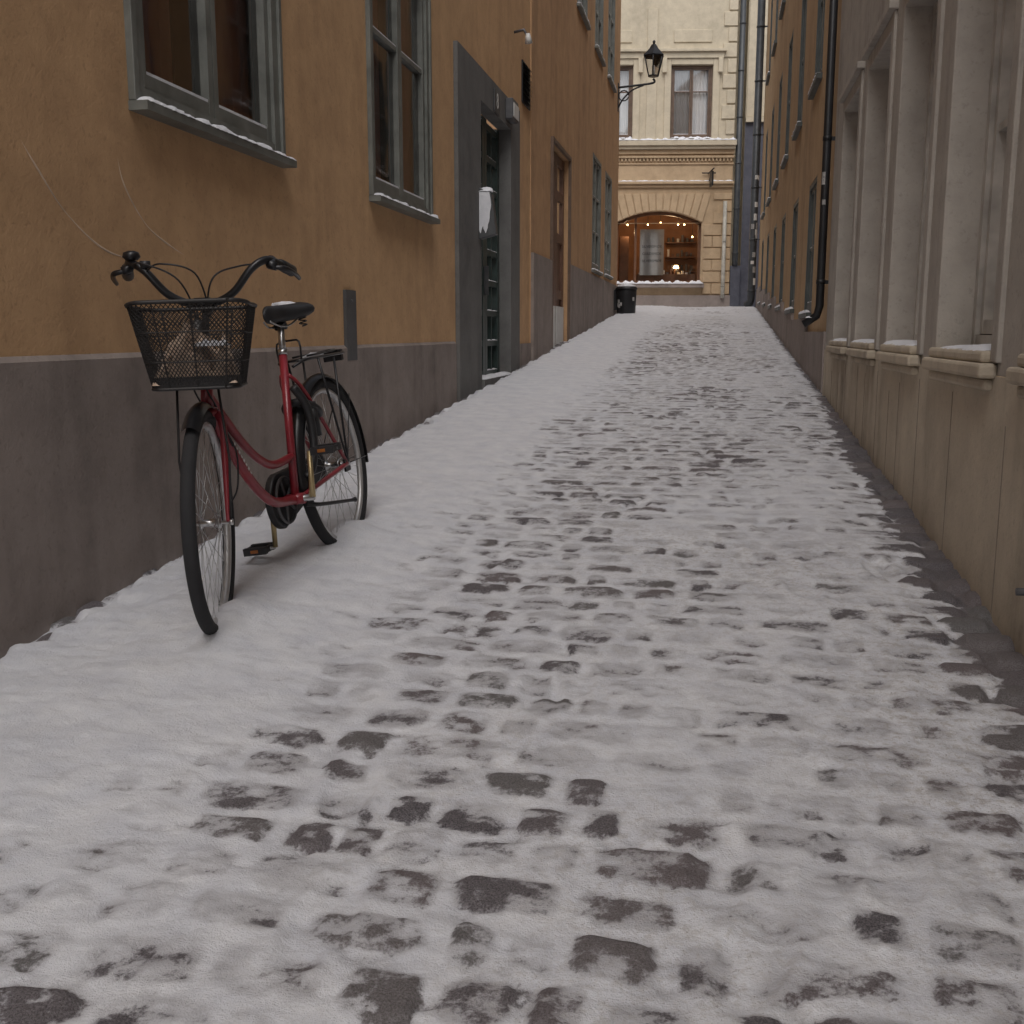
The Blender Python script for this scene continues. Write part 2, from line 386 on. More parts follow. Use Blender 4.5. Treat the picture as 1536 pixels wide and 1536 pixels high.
for i,(a,b,c,e) in enumerate(wins): WR.window("window_%d"%i,ob,a,b,c,e,.15,FRAMEW,2,(.5,),CURT,fw=.05,curtw=.44,snow=False,cd=.09)
for i,(a,b,c,e) in enumerate(upw): WR.window("upper_window_%d"%i,ob,a,b,c,e,.10,FRAMEW,2,(.5,),CURT,fw=.05)
mb=MB(); JD=simple("joint_dirt",(.22,.185,.15),.9)
t=1.0
while t<9.3:
    w_=rnd(.003,.006); WR.box(mb,t,t+w_,-1.6,-.20-rnd(0,.1),.0062,.0080,JD); t+=rnd(.25,.8)
mb.obj("panel_joints",ob)
mb=MB(); mb.tube([WR.P(3.05,.006,-.70),WR.P(3.05,.075,-.70)],.011,METAL); mb.obj("drain_stub",ob)
# ================================================================ RIGHT FAR BUILDING (ochre)
ob=empty("ochre_building")
YR=26.05; TR=7.9
wl=[];wu=[];wt=[]
for k in range(6):
    c=11.6+2.45*k; s0=.20+.035*(c-11.7)
    wl.append((c-.45,c+.45,s0,s0+1.32)); wu.append((c-.45,c+.45,2.45,4.15)); wt.append((c-.45,c+.45,5.2,6.8))
mb=MB(); WR.sheet(mb,9.38,YR,-2,TR,wl+wu+wt,OCHRE,depth=.16,d=-.02)
for t in (9.38,YR): mb.quad([WR.P(t,-.02,-2),WR.P(t,-8,-2),WR.P(t,-8,TR),WR.P(t,-.02,TR)],OCHRE)
mb.obj("wall",ob)
mb=MB(); 
for k in range(8):
    a=9.40+2.08*k; b=min(a+2.08,YR+.015); WR.box(mb,a,b,-2,G(a)+.50,-.02,.016,PLINTH)
mb.obj("plinth",ob)
for nm,ws in (("window",wl),("middle_window",wu),("upper_window",wt)):
    for i,a in enumerate(ws): WR.window("%s_%d"%(nm,i),ob,*a,.05,FRAMEB,2,(.5,),CURT,fw=.05,proud=0)
mb=MB()
for a in wl+wu+wt:
    WR.box(mb,a[0]-.05,a[1]+.05,a[2]-.05,a[2]-.002,-.02,.035,FRAMEB); snow_ledge(mb,WR,a[0]-.04,a[1]+.04,a[2]-.002,-.01,.04,.03)
mb.obj("snowy_window_sills",ob)
# ================================================================ END BUILDING
ca,sa=math.cos(math.radians(9)),math.sin(math.radians(9))
F0=Vector((0,29.6,0))
WF=Wall(lambda t,d,z:(F0.x+t*ca+d*sa, F0.y+t*sa-d*ca, z))
ob=empty("shop_building")
UL,UR=-9.0,.31
mw=(-1.36,-.28,5.0,6.82); lw=(-3.4,-2.34,5.0,6.82); lw2=(-5.5,-4.44,5.0,6.82)
SH=(-2.72,-.46,1.28,2.86)
mb=MB()
WF.sheet(mb,UL,UR,4.95,10.5,[mw,lw,lw2],CREAM,depth=.16)
WF.sheet(mb,UL,UR,3.9,4.95,[],CREAMORANGE)
mb.quad([WF.P(UR,0,-1),WF.P(UR,-6,-1),WF.P(UR,-6,10.5),WF.P(UR,0,10.5)],CREAM)
WF.sheet(mb,UL,UR,-.5,2.86,[SH],CREAMORANGE,depth=.25)
c=(SH[0]+SH[1])/2; hw=(SH[1]-SH[0])/2; rise=.30; R=(hw*hw+rise*rise)/(2*rise); zc=2.86+rise-R
N=24; arc=[]
for i in range(N+1):
    t=SH[0]+2*hw*i/N; arc.append((t,zc+math.sqrt(R*R-(t-c)**2)))
for i in range(N):
    (a,za),(b,zb)=arc[i],arc[i+1]
    mb.quad([WF.P(a,0,za),WF.P(b,0,zb),WF.P(b,0,3.9),WF.P(a,0,3.9)],CREAMORANGE)
    mb.quad([WF.P(a,0,za),WF.P(b,0,zb),WF.P(b,-.25,zb),WF.P(a,-.25,za)],CREAMORANGE)
mb.quad([WF.P(UL,0,2.86),WF.P(SH[0],0,2.86),WF.P(SH[0],0,3.9),WF.P(UL,0,3.9)],CREAMORANGE)
mb.quad([WF.P(SH[1],0,2.86),WF.P(UR,0,2.86),WF.P(UR,0,3.9),WF.P(SH[1],0,3.9)],CREAMORANGE)
mb.obj("walls",ob)
mb=MB()
for i in range(13):
    t0=SH[0]-.02+(2*hw+.04)*i/13+.012; t1=SH[0]-.02+(2*hw+.04)*(i+1)/13-.012
    def fan(t): 
        d=(t-c); return zc+math.sqrt(max(R*R-min(abs(d),hw)**2,0))
    zb0,zb1=fan(t0),fan(t1)
    ttop0=c+(t0-c)*1.18; ttop1=c+(t1-c)*1.18; ztop=3.60
    lo=[(t0,zb0+.01),(t1,zb1+.01),(ttop1,ztop),(ttop0,ztop)]
    vs=[WF.P(t,.035,z) for t,z in lo]+[WF.P(t,-.005,z) for t,z in lo]
    mb.add(vs,[(0,1,2,3),(0,4,5,1),(1,5,6,2),(2,6,7,3),(3,7,4,0)],CREAMORANGE)
z=1.0; r=0
while z<3.55:
    h2=min(.30,3.62-z)
    a,b=-.42,UR
    xs=[a,(a+b)/2+(.12 if r%2 else -.12),b]
    for q in range(2): 
        if z>2.8 and q==0: continue
        WF.box(mb,xs[q]+.012,xs[q+1]-(.012 if q==0 else 0),z+.012,z+h2-.012,-.005,.036,CREAMORANGE)
    for q in range(9):
        a=-3.3-.62*q+(.3 if r%2 else 0); WF.box(mb,a-.6,a-.02,z+.012,z+h2-.012,-.005,.036,CREAMORANGE)
    z+=.305; r+=1
for k in range(14):
    z=5.1+.38*k; L_=.34 if k%2 else .22; WF.box(mb,UR-L_,UR+.003,z,z+.34,-.005,.04,CREAM)
bevel(mb.obj("ashlar_and_voussoirs",ob),.012)
mb=MB()
WF.box(mb,UL,UR+.05,4.80,4.93,-.01,.20,CREAM);WF.box(mb,UL,UR+.03,4.72,4.798,-.01,.14,CREAM);WF.box(mb,UL,UR+.02,4.60,4.718,-.01,.06,CREAMORANGE)
for k in range(95): 
    t=UR-.03-k*.095; WF.box(mb,t-.05,t,4.42,4.50,-.01,.055,CREAMORANGE)
WF.box(mb,UL,UR+.02,4.501,4.56,-.01,.075,CREAMORANGE); WF.box(mb,UL,UR+.02,4.34,4.38,-.01,.03,CREAMORANGE)
WF.box(mb,UL,UR+.03,3.84,3.91,-.01,.12,CREAMORANGE);WF.box(mb,UL,UR+.02,3.76,3.838,-.01,.06,CREAMORANGE)
for a in (mw,lw,lw2):
    WF.box(mb,a[0]-.17,a[0]-.002,4.95,a[3]+.15,-.01,.05,CREAM);WF.box(mb,a[1]+.002,a[1]+.17,4.95,a[3]+.15,-.01,.05,CREAM);WF.box(mb,a[0],a[1],a[3]+.002,a[3]+.15,-.01,.048,CREAM)
    WF.box(mb,a[0]-.26,a[1]+.26,a[3]+.152,a[3]+.30,-.01,.09,CREAM);WF.box(mb,a[0]-.32,a[1]+.32,a[3]+.302,a[3]+.37,-.01,.16,CREAM)
    for t in (a[0]-.24,a[1]+.12): WF.box(mb,t,t+.12,a[3]-.20,a[3]+.151,.05,.12,CREAM)
    WF.box(mb,a[0]+.05,a[1]-.05,a[3]+.55,a[3]+.85,-.01,.03,CREAM)
for t in (-1.86,-4.0): WF.box(mb,t-.13,t+.13,4.95,8.2,-.01,.035,CREAM)
bevel(mb.obj("cornices_and_mouldings",ob),.01)
mb=MB(); snow_ledge(mb,WF,UL,UR+.04,4.932,.0,.21,.07,.04); snow_ledge(mb,WF,UL,UR,3.912,.0,.12,.035,.03); snow_ledge(mb,WF,SH[0]-.1,SH[1]+.06,1.28,-.05,.2,.10,.03)
for a in (mw,lw,lw2): snow_ledge(mb,WF,a[0],a[1],5.0,-.12,.05,.06)
mb.obj("ledge_snow",ob)
WF.window("upper_window",ob,*mw,.10,FRAMEBR,2,(.66,),CURTW,fw=.06,curtw=.5,cd=.09);WF.window("upper_window_2",ob,*lw,.10,FRAMEBR,2,(.66,),CURTW,fw=.06,curtw=.3);WF.window("upper_window_3",ob,*lw2,.10,FRAMEBR,2,(.66,),CURTW,fw=.06)
mb=MB(); WF.box(mb,UL,UR+.02,-.5,.98,-.01,.07,PLINTH); WF.box(mb,SH[0]-.12,SH[1]+.08,1.18,1.279,-.2,.18,PLINTH); mb.obj("plinth_and_shop_sill",ob)
WARMW=simple("warm_shop_wall",(.30,.15,.075),.8,scale=2); WOOD=simple("wood",(.13,.06,.03),.5)
mb=MB(); q=-.16
WF.box(mb,SH[0],SH[0]+.07,1.28,2.95,q-.05,q+.03,WOOD);WF.box(mb,SH[1]-.07,SH[1],1.28,2.95,q-.05,q+.03,WOOD);WF.box(mb,SH[0],SH[1],1.285,1.37,q-.05,q+.028,WOOD)
WF.box(mb,-2.22,-2.16,1.37,3.1,q-.05,q+.026,WOOD)
for i in range(N):
    (a,za),(b,zb)=arc[i],arc[i+1]; vs=[WF.P(a,q+.03,za),WF.P(b,q+.03,zb),WF.P(b,q+.03,zb-.08),WF.P(a,q+.03,za-.08)]; mb.quad(vs,WOOD)
    mb.quad([WF.P(a,q+.03,za-.08),WF.P(b,q+.03,zb-.08),WF.P(b,q-.05,zb-.08),WF.P(a,q-.05,za-.08)],WOOD)
    mb.quad([WF.P(a,q,1.37),WF.P(b,q,1.37),WF.P(b,q,zb-.06),WF.P(a,q,za-.06)],GLASSC)
mb.obj("shop_window",ob)
mb=MB(); a,b=SH[0]-.4,SH[1]+.3; D=-2.4
for p in ([(a,q-.1),(a,D)],[(a,D),(b,D)],[(b,D),(b,q-.1)]):
    mb.quad([WF.P(*p[0],1.0),WF.P(*p[1],1.0),WF.P(*p[1],3.3),WF.P(*p[0],3.3)],WARMW)
mb.quad([WF.P(a,q-.1,3.3),WF.P(b,q-.1,3.3),WF.P(b,D,3.3),WF.P(a,D,3.3)],WARMW); mb.quad([WF.P(a,q-.1,1.2),WF.P(b,q-.1,1.2),WF.P(b,D,1.2),WF.P(a,D,1.2)],WOOD)
for z in (1.7,2.1,2.5): WF.box(mb,-1.15,-.3,z,z+.03,D+.02,D+.35,WOOD)
for z in (1.7,2.1,2.5):
    for k in range(6): 
        t=-1.1+k*.13; WF.box(mb,t,t+rnd(.04,.09),z+.03,z+rnd(.08,.25),D+.1,D+.2,random.choice([WHITEP,WOOD,METAL,BLACKM]))
WF.box(mb,-2.1,-.55,1.2,1.55,-.9,-.35,WOOD)
for k in range(14):
    t=-2.05+k*.105; WF.box(mb,t,t+rnd(.03,.07),1.55,1.55+rnd(.04,.16),-.8+rnd(0,.2),-.5,random.choice([WHITEP,WHITEP,METAL,WOOD]))
WF.box(mb,-2.55,-2.3,1.2,2.6,-1.3,-1.0,WOOD)
mb.obj("shop_interior",ob)
BULB=emis("warm_bulb",(1,.62,.25),22)
mb=MB()
for (t,d,z) in ((-1.0,-.7,2.88),(-.78,-1.1,2.92),(-1.45,-.9,2.95),(-2.35,-.9,2.9),(-.62,-.6,2.55),(-1.75,-1.4,2.95)):
    p=Vector(WF.P(t,d,z))
    mb.tube([p+Vector((0,0,.022)),p+Vector((0,0,.012)),p,p-Vector((0,0,.012)),p-Vector((0,0,.02))],[.004,.016,.022,.016,.004],BULB,6)
    mb.tube([p+Vector((0,0,.02)),(p.x,p.y,3.29)],.006,BLACKM,6)
p=Vector(WF.P(-1.05,-.5,1.72)); mb.tube([p,p+Vector((0,0,.07))],[.08,.045],BULB,12); mb.tube([p-Vector((0,0,.17)),p],.012,METAL,8)
mb.obj("shop_lamps",ob)
for (t,d,z,e) in ((-1.2,-.9,2.8,18),(-2.3,-.9,2.7,8)):
    L=bpy.data.lights.new("shop_light",'POINT'); L.energy=e; L.color=(1,.66,.36); L.shadow_soft_size=.08; lo=bpy.data.objects.new("shop_light",L); S.collection.objects.link(lo); lo.location=WF.P(t,d,z); lo.parent=ob
mb=MB(); WF.box(mb,-2.06,-1.42,1.52,2.72,q-.10,q-.085,simple("poster_paper",(.34,.34,.33),.7,var=.08)); mb.obj("shop_poster",ob)
INK=simple("poster_ink",(.04,.04,.05),.6)
def FM(t,d,z):
    p=WF.P(t,d,z); return Matrix(((ca,0,sa,p[0]),(sa,0,-ca,p[1]),(0,1,0,p[2]),(0,0,0,1)))
text("poster_text","SILVERSMIDE\n\nGULDSMIDE\n\nSILVERSMIDE",.094,INK,FM(-1.74,q-.083,2.08),ob)
mb=MB(); 
mb.tube([WF.P(-.32,0,4.12),WF.P(-.32,.9,4.12)],.018,BLACKM,8); mb.tube([WF.P(-.32,0,3.88),WF.P(-.32,.25,3.96),WF.P(-.32,.55,4.10)],.014,BLACKM,8,sub=4)
WF.box(mb,-.34,-.30,3.72,4.08,.35,.75,BLACKM); mb.tube([WF.P(-.5,.06,4.12),WF.P(-.14,.06,4.12)],.016,BLACKM,8); mb.obj("hanging_sign_bracket",ob)
# ---- neighbour building
ob=empty("yellow_corner_building")
mb=MB()
WF.sheet(mb,.60,9,5.45,10.5,[(1.3,2.3,6,7.8)],CREAM,d=-.05); WF.sheet(mb,.60,9,-.5,5.45,[],DARKGREY,d=-.05)
mb.quad([WF.P(.60,-.05,-1),WF.P(.60,-6,-1),WF.P(.60,-6,10.5),WF.P(.60,-.05,10.5)],CREAM)
WF.box(mb,.60,9,5.40,5.52,-.05,.05,CREAM); 
mb.quad([WF.P(.31,-.4,-1),WF.P(.60,-.4,-1),WF.P(.60,-.4,10.5),WF.P(.31,-.4,10.5)],CREAM)
mb.obj("walls",ob)
mb=MB(); WF.box(mb,.32,.585,-.5,1.75,-.35,.05,DARKGREY); WF.box(mb,.62,1.2,5.53,10.5,-.05,-.02,CREAM); bevel(mb.obj("corner_buttress",ob),.02)
WF.window("upper_window",ob,1.3,2.3,6,7.8,.1,FRAMEBR)
# ================================================================ downpipes
def downpipe(W,t,z0,z1,r,mat,d=.10,shoe=True):
    mb=MB()
    mb.tube([W.P(t,d,z1),W.P(t,d,z0+.12)]+([W.P(t,d+.02,z0+.04),W.P(t+.03,d+.12,z0-.03)] if shoe else [W.P(t,d,z0)]),r,mat,14)
    z=z0+.3
    while z<z1:
        mb.tube([W.P(t,d,z),W.P(t,d,z+.035)],r*1.13,mat,14); W.box(mb,t-.012,t+.012,z,z+.03,-.02,d-r*.9,mat); z+=1.15
    if shoe: snow_ledge(mb,W,t-r*.7,t+r*.7,z0+.02,d+.02,d+.11,.03)
    return mb.obj("downpipe")
PIPE=simple("grey_pipe_paint",(.045,.05,.055),.45,.1); PIPEW=simple("pale_pipe_paint",(.38,.36,.31),.5)
dp=downpipe(WR,9.45,.10,TOP,.034,BLACKM,d=.055)
dp1=downpipe(WR,25.75,G(25.7)+.05,TR,.085,PIPE,d=.13)
dp2=downpipe(WF,.12,.9,3.4,.05,PIPEW,d=.12,shoe=False)
dp3=downpipe(WF,.44,1.75,10,.075,PIPE,d=.02,shoe=False)
mb=MB()
def sticker(t,dc,r,z,h,a0,a1,c):
    n=6;vs=[];fs=[]
    for i in range(n+1):
        a=a0+(a1-a0)*i/n; vs+=[WR.P(t+r*math.sin(a),dc+r*math.cos(a),z),WR.P(t+r*math.sin(a),dc+r*math.cos(a),z+h)]
    for i in range(n): fs.append((2*i,2*i+2,2*i+3,2*i+1))
    mb.add(vs,fs,c)
for (z,h,a0,a1) in ((1.2,.10,-.5,-1.4),(1.04,.04,-.9,-1.7)): sticker(9.45,.055,.0355,z,h,a0,a1,STICK)
for k in range(12):
    a0=rnd(-2.4,-.6); sticker(25.75,.13,.0865,rnd(1.0,3.6),rnd(.06,.16),a0,a0-.9,random.choice([WHITEP,STICK,CURT,CURTR]))
mb.obj("pipe_stickers",dp)
# ================================================================ wall lantern
lan=empty("wall_lantern"); mb=MB(); LX,LY,LZ=-1.38,22.5,4.98
mb.tube([(XL+.02,LY,4.84),(XL+.3,LY,4.86),(LX,LY,4.90),(LX,LY,4.98)],.022,BLACKM,8,sub=5)
mb.tube([(XL+.02,LY,4.45),(XL+.12,LY,4.62),(XL+.3,LY,4.78),(XL+.52,LY,4.86)],.016,BLACKM,8,sub=6)
mb.tube([(XL+.13+.1*math.cos(a),LY,4.68+.1*math.sin(a)) for a in [i*.5 for i in range(13)]],.012,BLACKM,6)
mb.box((XL+.012,LY-.05,4.38),(XL+.03,LY+.05,4.92),BLACKM)
def ring(z,r,n=6): return [Vector((LX+r*math.cos(math.pi/6+2*math.pi*i/n),LY+r*math.sin(math.pi/6+2*math.pi*i/n),z)) for i in range(n)]
A,B=ring(LZ+.05,.105),ring(LZ+.42,.20)
for i in range(6):
    mb.tube([A[i],B[i]],.012,BLACKM,6); mb.tube([A[i],A[(i+1)%6]],.013,BLACKM,6); mb.tube([B[i],B[(i+1)%6]],.016,BLACKM,6)
C=ring(LZ+.43,.225);Dd=ring(LZ+.56,.10);E=ring(LZ+.64,.05)
for P1,P2 in ((C,Dd),(Dd,E)):
    for i in range(6): mb.quad([P1[i],P1[(i+1)%6],P2[(i+1)%6],P2[i]],BLACKM)
mb.add(ring(LZ+.641,.05),[tuple(range(6))],BLACKM); mb.add(ring(LZ+.045,.1),[tuple(range(6))],BLACKM)
mb.tube([(LX,LY,LZ+.64),(LX,LY,LZ+.70),(LX,LY,LZ+.73)],[.02,.03,.005],BLACKM,8)
for i in range(6): mb.quad([A[i],A[(i+1)%6],B[(i+1)%6],B[i]],GLASSC)
mb.tube([(LX,LY,LZ+.06),(LX,LY,LZ+.25)],.03,WHITEP,8)
mb.obj("lantern",lan)
# ================================================================ litter bin
binr=empty("litter_bin"); mb=MB(); bx,by=-1.80,22.0; bz=G(by)
mb.tube([(bx,by,bz),(bx,by,bz+.06),(bx,by,bz+.52),(bx,by,bz+.56)],[.17,.19,.21,.20],BLACKM,20)
mb.tube([(bx,by,bz+.5),(bx,by,bz+.54)],.225,BLACKM,20); mb.box((bx-.05,by-.02,bz+.1),(bx-.3,by+.02,bz+.5),BLACKM)
for k in range(5):
    a0=rnd(-2.6,-.6); z=bz+rnd(.12,.36); r=.212
    vs=[]
    for i in range(5):
        a=a0+.25*i/4; vs+=[(bx+r*math.cos(a),by+r*math.sin(a),z),(bx+r*math.cos(a),by+r*math.sin(a),z+.07)]
    mb.add(vs,[(2*i,2*i+2,2*i+3,2*i+1) for i in range(4)],STICK)
mb.tube([(bx,by,bz+.555),(bx,by,bz+.59),(bx,by,bz+.62)],[.20,.17,.05],SNOW,18); mb.obj("bin_body",binr)
# ================================================================ GROUND
rng=np.random.RandomState(3)
LAT=[rng.rand(257,257) for _ in range(6)]
def vn(x,y,k=0):
    L=LAT[k%6]; xi=np.floor(x).astype(int);yi=np.floor(y).astype(int);fx=x-xi;fy=y-yi;fx=fx*fx*fx*(fx*(fx*6-15)+10);fy=fy*fy*fy*(fy*(fy*6-15)+10)
    a=xi%256;b=yi%256;a1=(a+1)%256;b1=(b+1)%256
    return (L[a,b]*(1-fx)+L[a1,b]*fx)*(1-fy)+(L[a,b1]*(1-fx)+L[a1,b1]*fx)*fy
def fbm(x,y,o=4,k=0,g=.5):
    s=0;am=1;t=0
    for i in range(o): s=s+am*vn(x*2**i+17.3*i,y*2**i+9.1*i,k+i); t+=am; am*=g
    return s/t-.5
def sst(a,b,x): t=np.clip((x-a)/(b-a),0,1); return t*t*(3-2*t)
xs=np.arange(-2.12,.935,.0095); ys=[-2.0]
while ys[-1]<28.9: ys.append(ys[-1]+(.03 if ys[-1]<.8 else max(.0078,.0040*ys[-1])))
ys=np.array(ys); X,Y=np.meshgrid(xs,ys)
wx=X+.045*fbm(X*3,Y*3,3,1)+.022*fbm(X*12,Y*12,3,0); wy=Y+.08*fbm(X*1.2+5,Y*1.2,3,2)+.028*fbm(X*9,Y*9,3,4)
RD=.142; row=np.floor((wy+3)/RD).astype(int); fv=((wy+3)/RD-row)*2-1
hs=np.zeros_like(X); sid=np.zeros_like(X)
for r in range(row.min(),row.max()+1):
    m=row==r
    if not m.any(): continue
    rr=np.random.RandomState(r+100); wd=rr.uniform(.10,.27,40); ed=np.concatenate([[0],np.cumsum(wd)])-2.6-rr.rand()*.2
    xx=wx[m]; i=np.clip(np.searchsorted(ed,xx)-1,0,39); w=wd[i]; u=((xx-ed[i])/w)*2-1
    gap=.009; sv=rr.uniform(.86,1.04,40)[i]; sh=rr.uniform(-.07,.07,40)[i]; ug=np.abs(u)/(1-gap/w*2)/np.minimum(sv+.05,1); vg=np.abs(fv[m]-sh)/(1-2*gap/RD)/sv
    q=(ug**4.5+vg**4.5)**(1/4.5); rs=rr.rand(40); rs2=rr.rand(40); tl=rr.uniform(-1,1,40); tl2=rr.uniform(-1,1,40)
    tp=(1-sst(.74,1.06,q))
    hs[m]=tp*(.020+(rs[i]-.5)*.014+.004*(tl[i]*u+tl2[i]*fv[m])-.003*q*q); sid[m]=rs2[i]
hs+=.004*fbm(X*24,Y*24,3,3)*(hs>.006)
lowc=.0215+.022*fbm(X*1.7+3,Y*1.1,3,0)
high=.034*fbm(X*7,Y*9,4,2)+.034*fbm(X*22,Y*32,4,5)
low=lowc+.022*sst(-.98,-1.30,X)*(1-.80*sst(2.3,1.6,Y)) + .012*sst(-1.2,-1.7,X)
low+=.0018*sst(.15,.40,X)
low-=.0050*sst(2.9,1.9,Y)
low+=-.0040*sst(4,9,Y)*sst(-1.0,-.8,X)*(1-sst(.1,.3,X))
low+=.008*sst(15,21,Y)
sw=.085*(1-sst(5,9.5,Y))+.015
streak=.12*(fbm(X*3,Y*22,3,1)*2)*(1-.7*sst(5,9.5,Y))+.05*fbm(X*20,Y*30,3,4)
dR=(.889-X)-(sw+streak); low=low-.030*sst(.06,-.03,dR)-.012*sst(.28,.0,dR)*(1-sst(6.5,9.5,Y))
dL=(X+2.072)-(.085+.07*fbm(X*3,Y*16,3,2)*2); low=low-.050*sst(.03,-.02,dL)
cov=low+high
E=(.88*hs-cov)/.005
Lsn=np.maximum(low,-.004)+.20*high+.10*hs
bl=1/(1+np.exp(-np.clip(E*2.0,-30,30)))
Gy=np.vectorize(G)(Y)
bank=sst(-.9,-1.4,X)
lump=(.022*fbm(X*2.2,Y*2.2,4,3)+.012*fbm(X*8,Y*8,4,1))*bank*sst(-2.06,-1.9,X)+.008*fbm(X*4,Y*4,3,0)*(1-bank)
for (cx,cy) in ((-1.47,3.07),(-1.47,4.15)):
    lump+=.045*np.exp(-(((X-cx)/.09)**2+((Y-cy)/.17)**2))
rf=np.random.RandomState(11)
for k in range(26):
    fx=rf.uniform(-.95,.7); fy=rf.uniform(1.5,9); an=rf.uniform(-.35,.35); dx=(X-fx)*math.cos(an)+(Y-fy)*math.sin(an); dy=-(X-fx)*math.sin(an)+(Y-fy)*math.cos(an)
    d_=np.sqrt((dx/.055)**2+(dy/.14)**2); lump+=-.007*sst(1.15,.8,d_)+.003*np.exp(-((d_-1.25)/.2)**2)
Z=Gy-.030+Lsn*(1-bl)+np.maximum(hs,-.004)*bl+(1-bl)*(.0050*fbm(X*34,Y*34,4,4)+.005*np.maximum(fbm(X*16,Y*16,3,1)-.08,0)*4*(1-bank*.7))+lump
n0,n1=X.shape
me=bpy.data.meshes.new("snowy_cobblestone_street")
co=np.stack([X,Y,Z],-1).reshape(-1,3).astype(np.float32)
idx=np.arange(n0*n1).reshape(n0,n1); q4=np.stack([idx[:-1,:-1],idx[:-1,1:],idx[1:,1:],idx[1:,:-1]],-1).reshape(-1,4)
me.vertices.add(len(co)); me.vertices.foreach_set("co",co.ravel()); me.loops.add(q4.size); me.loops.foreach_set("vertex_index",q4.ravel().astype(np.int32))
me.polygons.add(len(q4)); me.polygons.foreach_set("loop_start",np.arange(0,q4.size,4,dtype=np.int32)); me.polygons.foreach_set("use_smooth",np.ones(len(q4),bool)); me.update(); me.validate()
at=me.attributes.new("expo",'FLOAT','POINT'); at.data.foreach_set("value",np.clip(E,-6,6).ravel().astype(np.float32))
at=me.attributes.new("stone",'FLOAT','POINT'); at.data.foreach_set("value",sid.ravel().astype(np.float32))
ghost=np.clip((hs/.02)*sst(.034,.018,low),0,1)*sst(-1.25,-.95,X)
at=me.attributes.new("ghost",'FLOAT','POINT'); at.data.foreach_set("value",ghost.ravel().astype(np.float32))
dirt=np.clip(sst(-.9,-.6,X)*(.50+1.9*fbm(X*1.3,Y*1.0,3,5))+.35*sst(.2,.6,X)*sst(4,2,Y),0,1)
at=me.attributes.new("dirt",'FLOAT','POINT'); at.data.foreach_set("value",dirt.ravel().astype(np.float32))
m=NT("snow_over_cobbles")
def attr(n): a=m.n("ShaderNodeAttribute"); a.attribute_name=n; return a.outputs["Fac"]
ex,si,di,gh=attr("expo"),attr("stone"),attr("dirt"),attr("ghost")
nf=m.noise(85,4,.78); nm=m.noise(24,3,.65); nc=m.noise(260,2,.7); ng=m.noise(7,3,.6)
e=m.math('ADD',ex,m.math('MULTIPLY',m.math('SUBTRACT',nf,.5),6.5)); e=m.math('ADD',e,m.math('MULTIPLY',m.math('SUBTRACT',nm,.5),4.5))
bare=m.ramp(m.math('MULTIPLY_ADD',e,.20,.5,clamp=True),[(.47,0),(.80,1)])
thin=m.ramp(m.math('MULTIPLY_ADD',m.math('ADD',ex,m.math('MULTIPLY',m.math('SUBTRACT',nm,.5),3.0)),.18,.5,clamp=True),[(.02,0),(.55,1)])
stone=m.ramp(si,[(0,(.042,.038,.045)),(.4,(.075,.064,.068)),(.7,(.11,.085,.084)),(1,(.090,.092,.086))])
stone=m.mix(m.ramp(nc,[(.33,0),(.68,.8)]),stone,(.23,.215,.225))
snow=m.ramp(m.noise(9,3),[(.3,(.62,.63,.675)),(.7,(.73,.735,.76))])
snow=m.mix(m.math('MULTIPLY',m.math('MULTIPLY',gh,m.ramp(ng,[(.38,0),(.58,1)])),.45),snow,(.30,.285,.295))
grit=m.noise(42,4,.8)
snow=m.mix(m.math('MULTIPLY',m.ramp(grit,[(.48,0),(.64,1)]),m.math('MULTIPLY',di,.6)),snow,(.37,.33,.285))
snow=m.mix(m.math('MULTIPLY',thin,.50),snow,(.31,.30,.315))
spk=m.ramp(m.noise(150,2,.6),[(.66,0),(.71,1)])
snow=m.mix(m.math('MULTIPLY',spk,m.math('MULTIPLY',di,.6)),snow,(.12,.09,.07))
m.col(m.mix(bare,snow,stone))
m.rough(m.mix(bare,(.7,.7,.7),(.5,.5,.5))); m.b.inputs["Specular IOR Level"].default_value=.3
m.bump(m.math('ADD',m.math('MULTIPLY',bare,-.35),m.math('ADD',m.math('MULTIPLY',nf,.8),m.math('MULTIPLY',nc,.3))),.7,.010)
me.materials.append(m.m)
o=bpy.data.objects.new("snowy_cobblestone_street",me); S.collection.objects.link(o)
mb=MB(); yy=[-400,-60,-20,-3]+[i for i in range(0,26,2)]+[25.4,26,27,30,60,400]
vs=[];fs=[]
for y in yy:
    z=G(max(y,-20))-.07
    vs+=[(-400,y,z),(400,y,z)]
for i in range(len(yy)-1): fs.append((2*i,2*i+1,2*i+3,2*i+2))
mb.add(vs,fs,SNOW,True); mb.obj("ground")
mb=MB(); mb.add([(-2.3,-2.0,G(-2.0)-.02),(1.1,-2.0,G(-2.0)-.02),(1.1,-18,G(-18)-.02),(-2.3,-18,G(-18)-.02)],[(0,1,2,3)],SNOW); mb.obj("snow_cover")
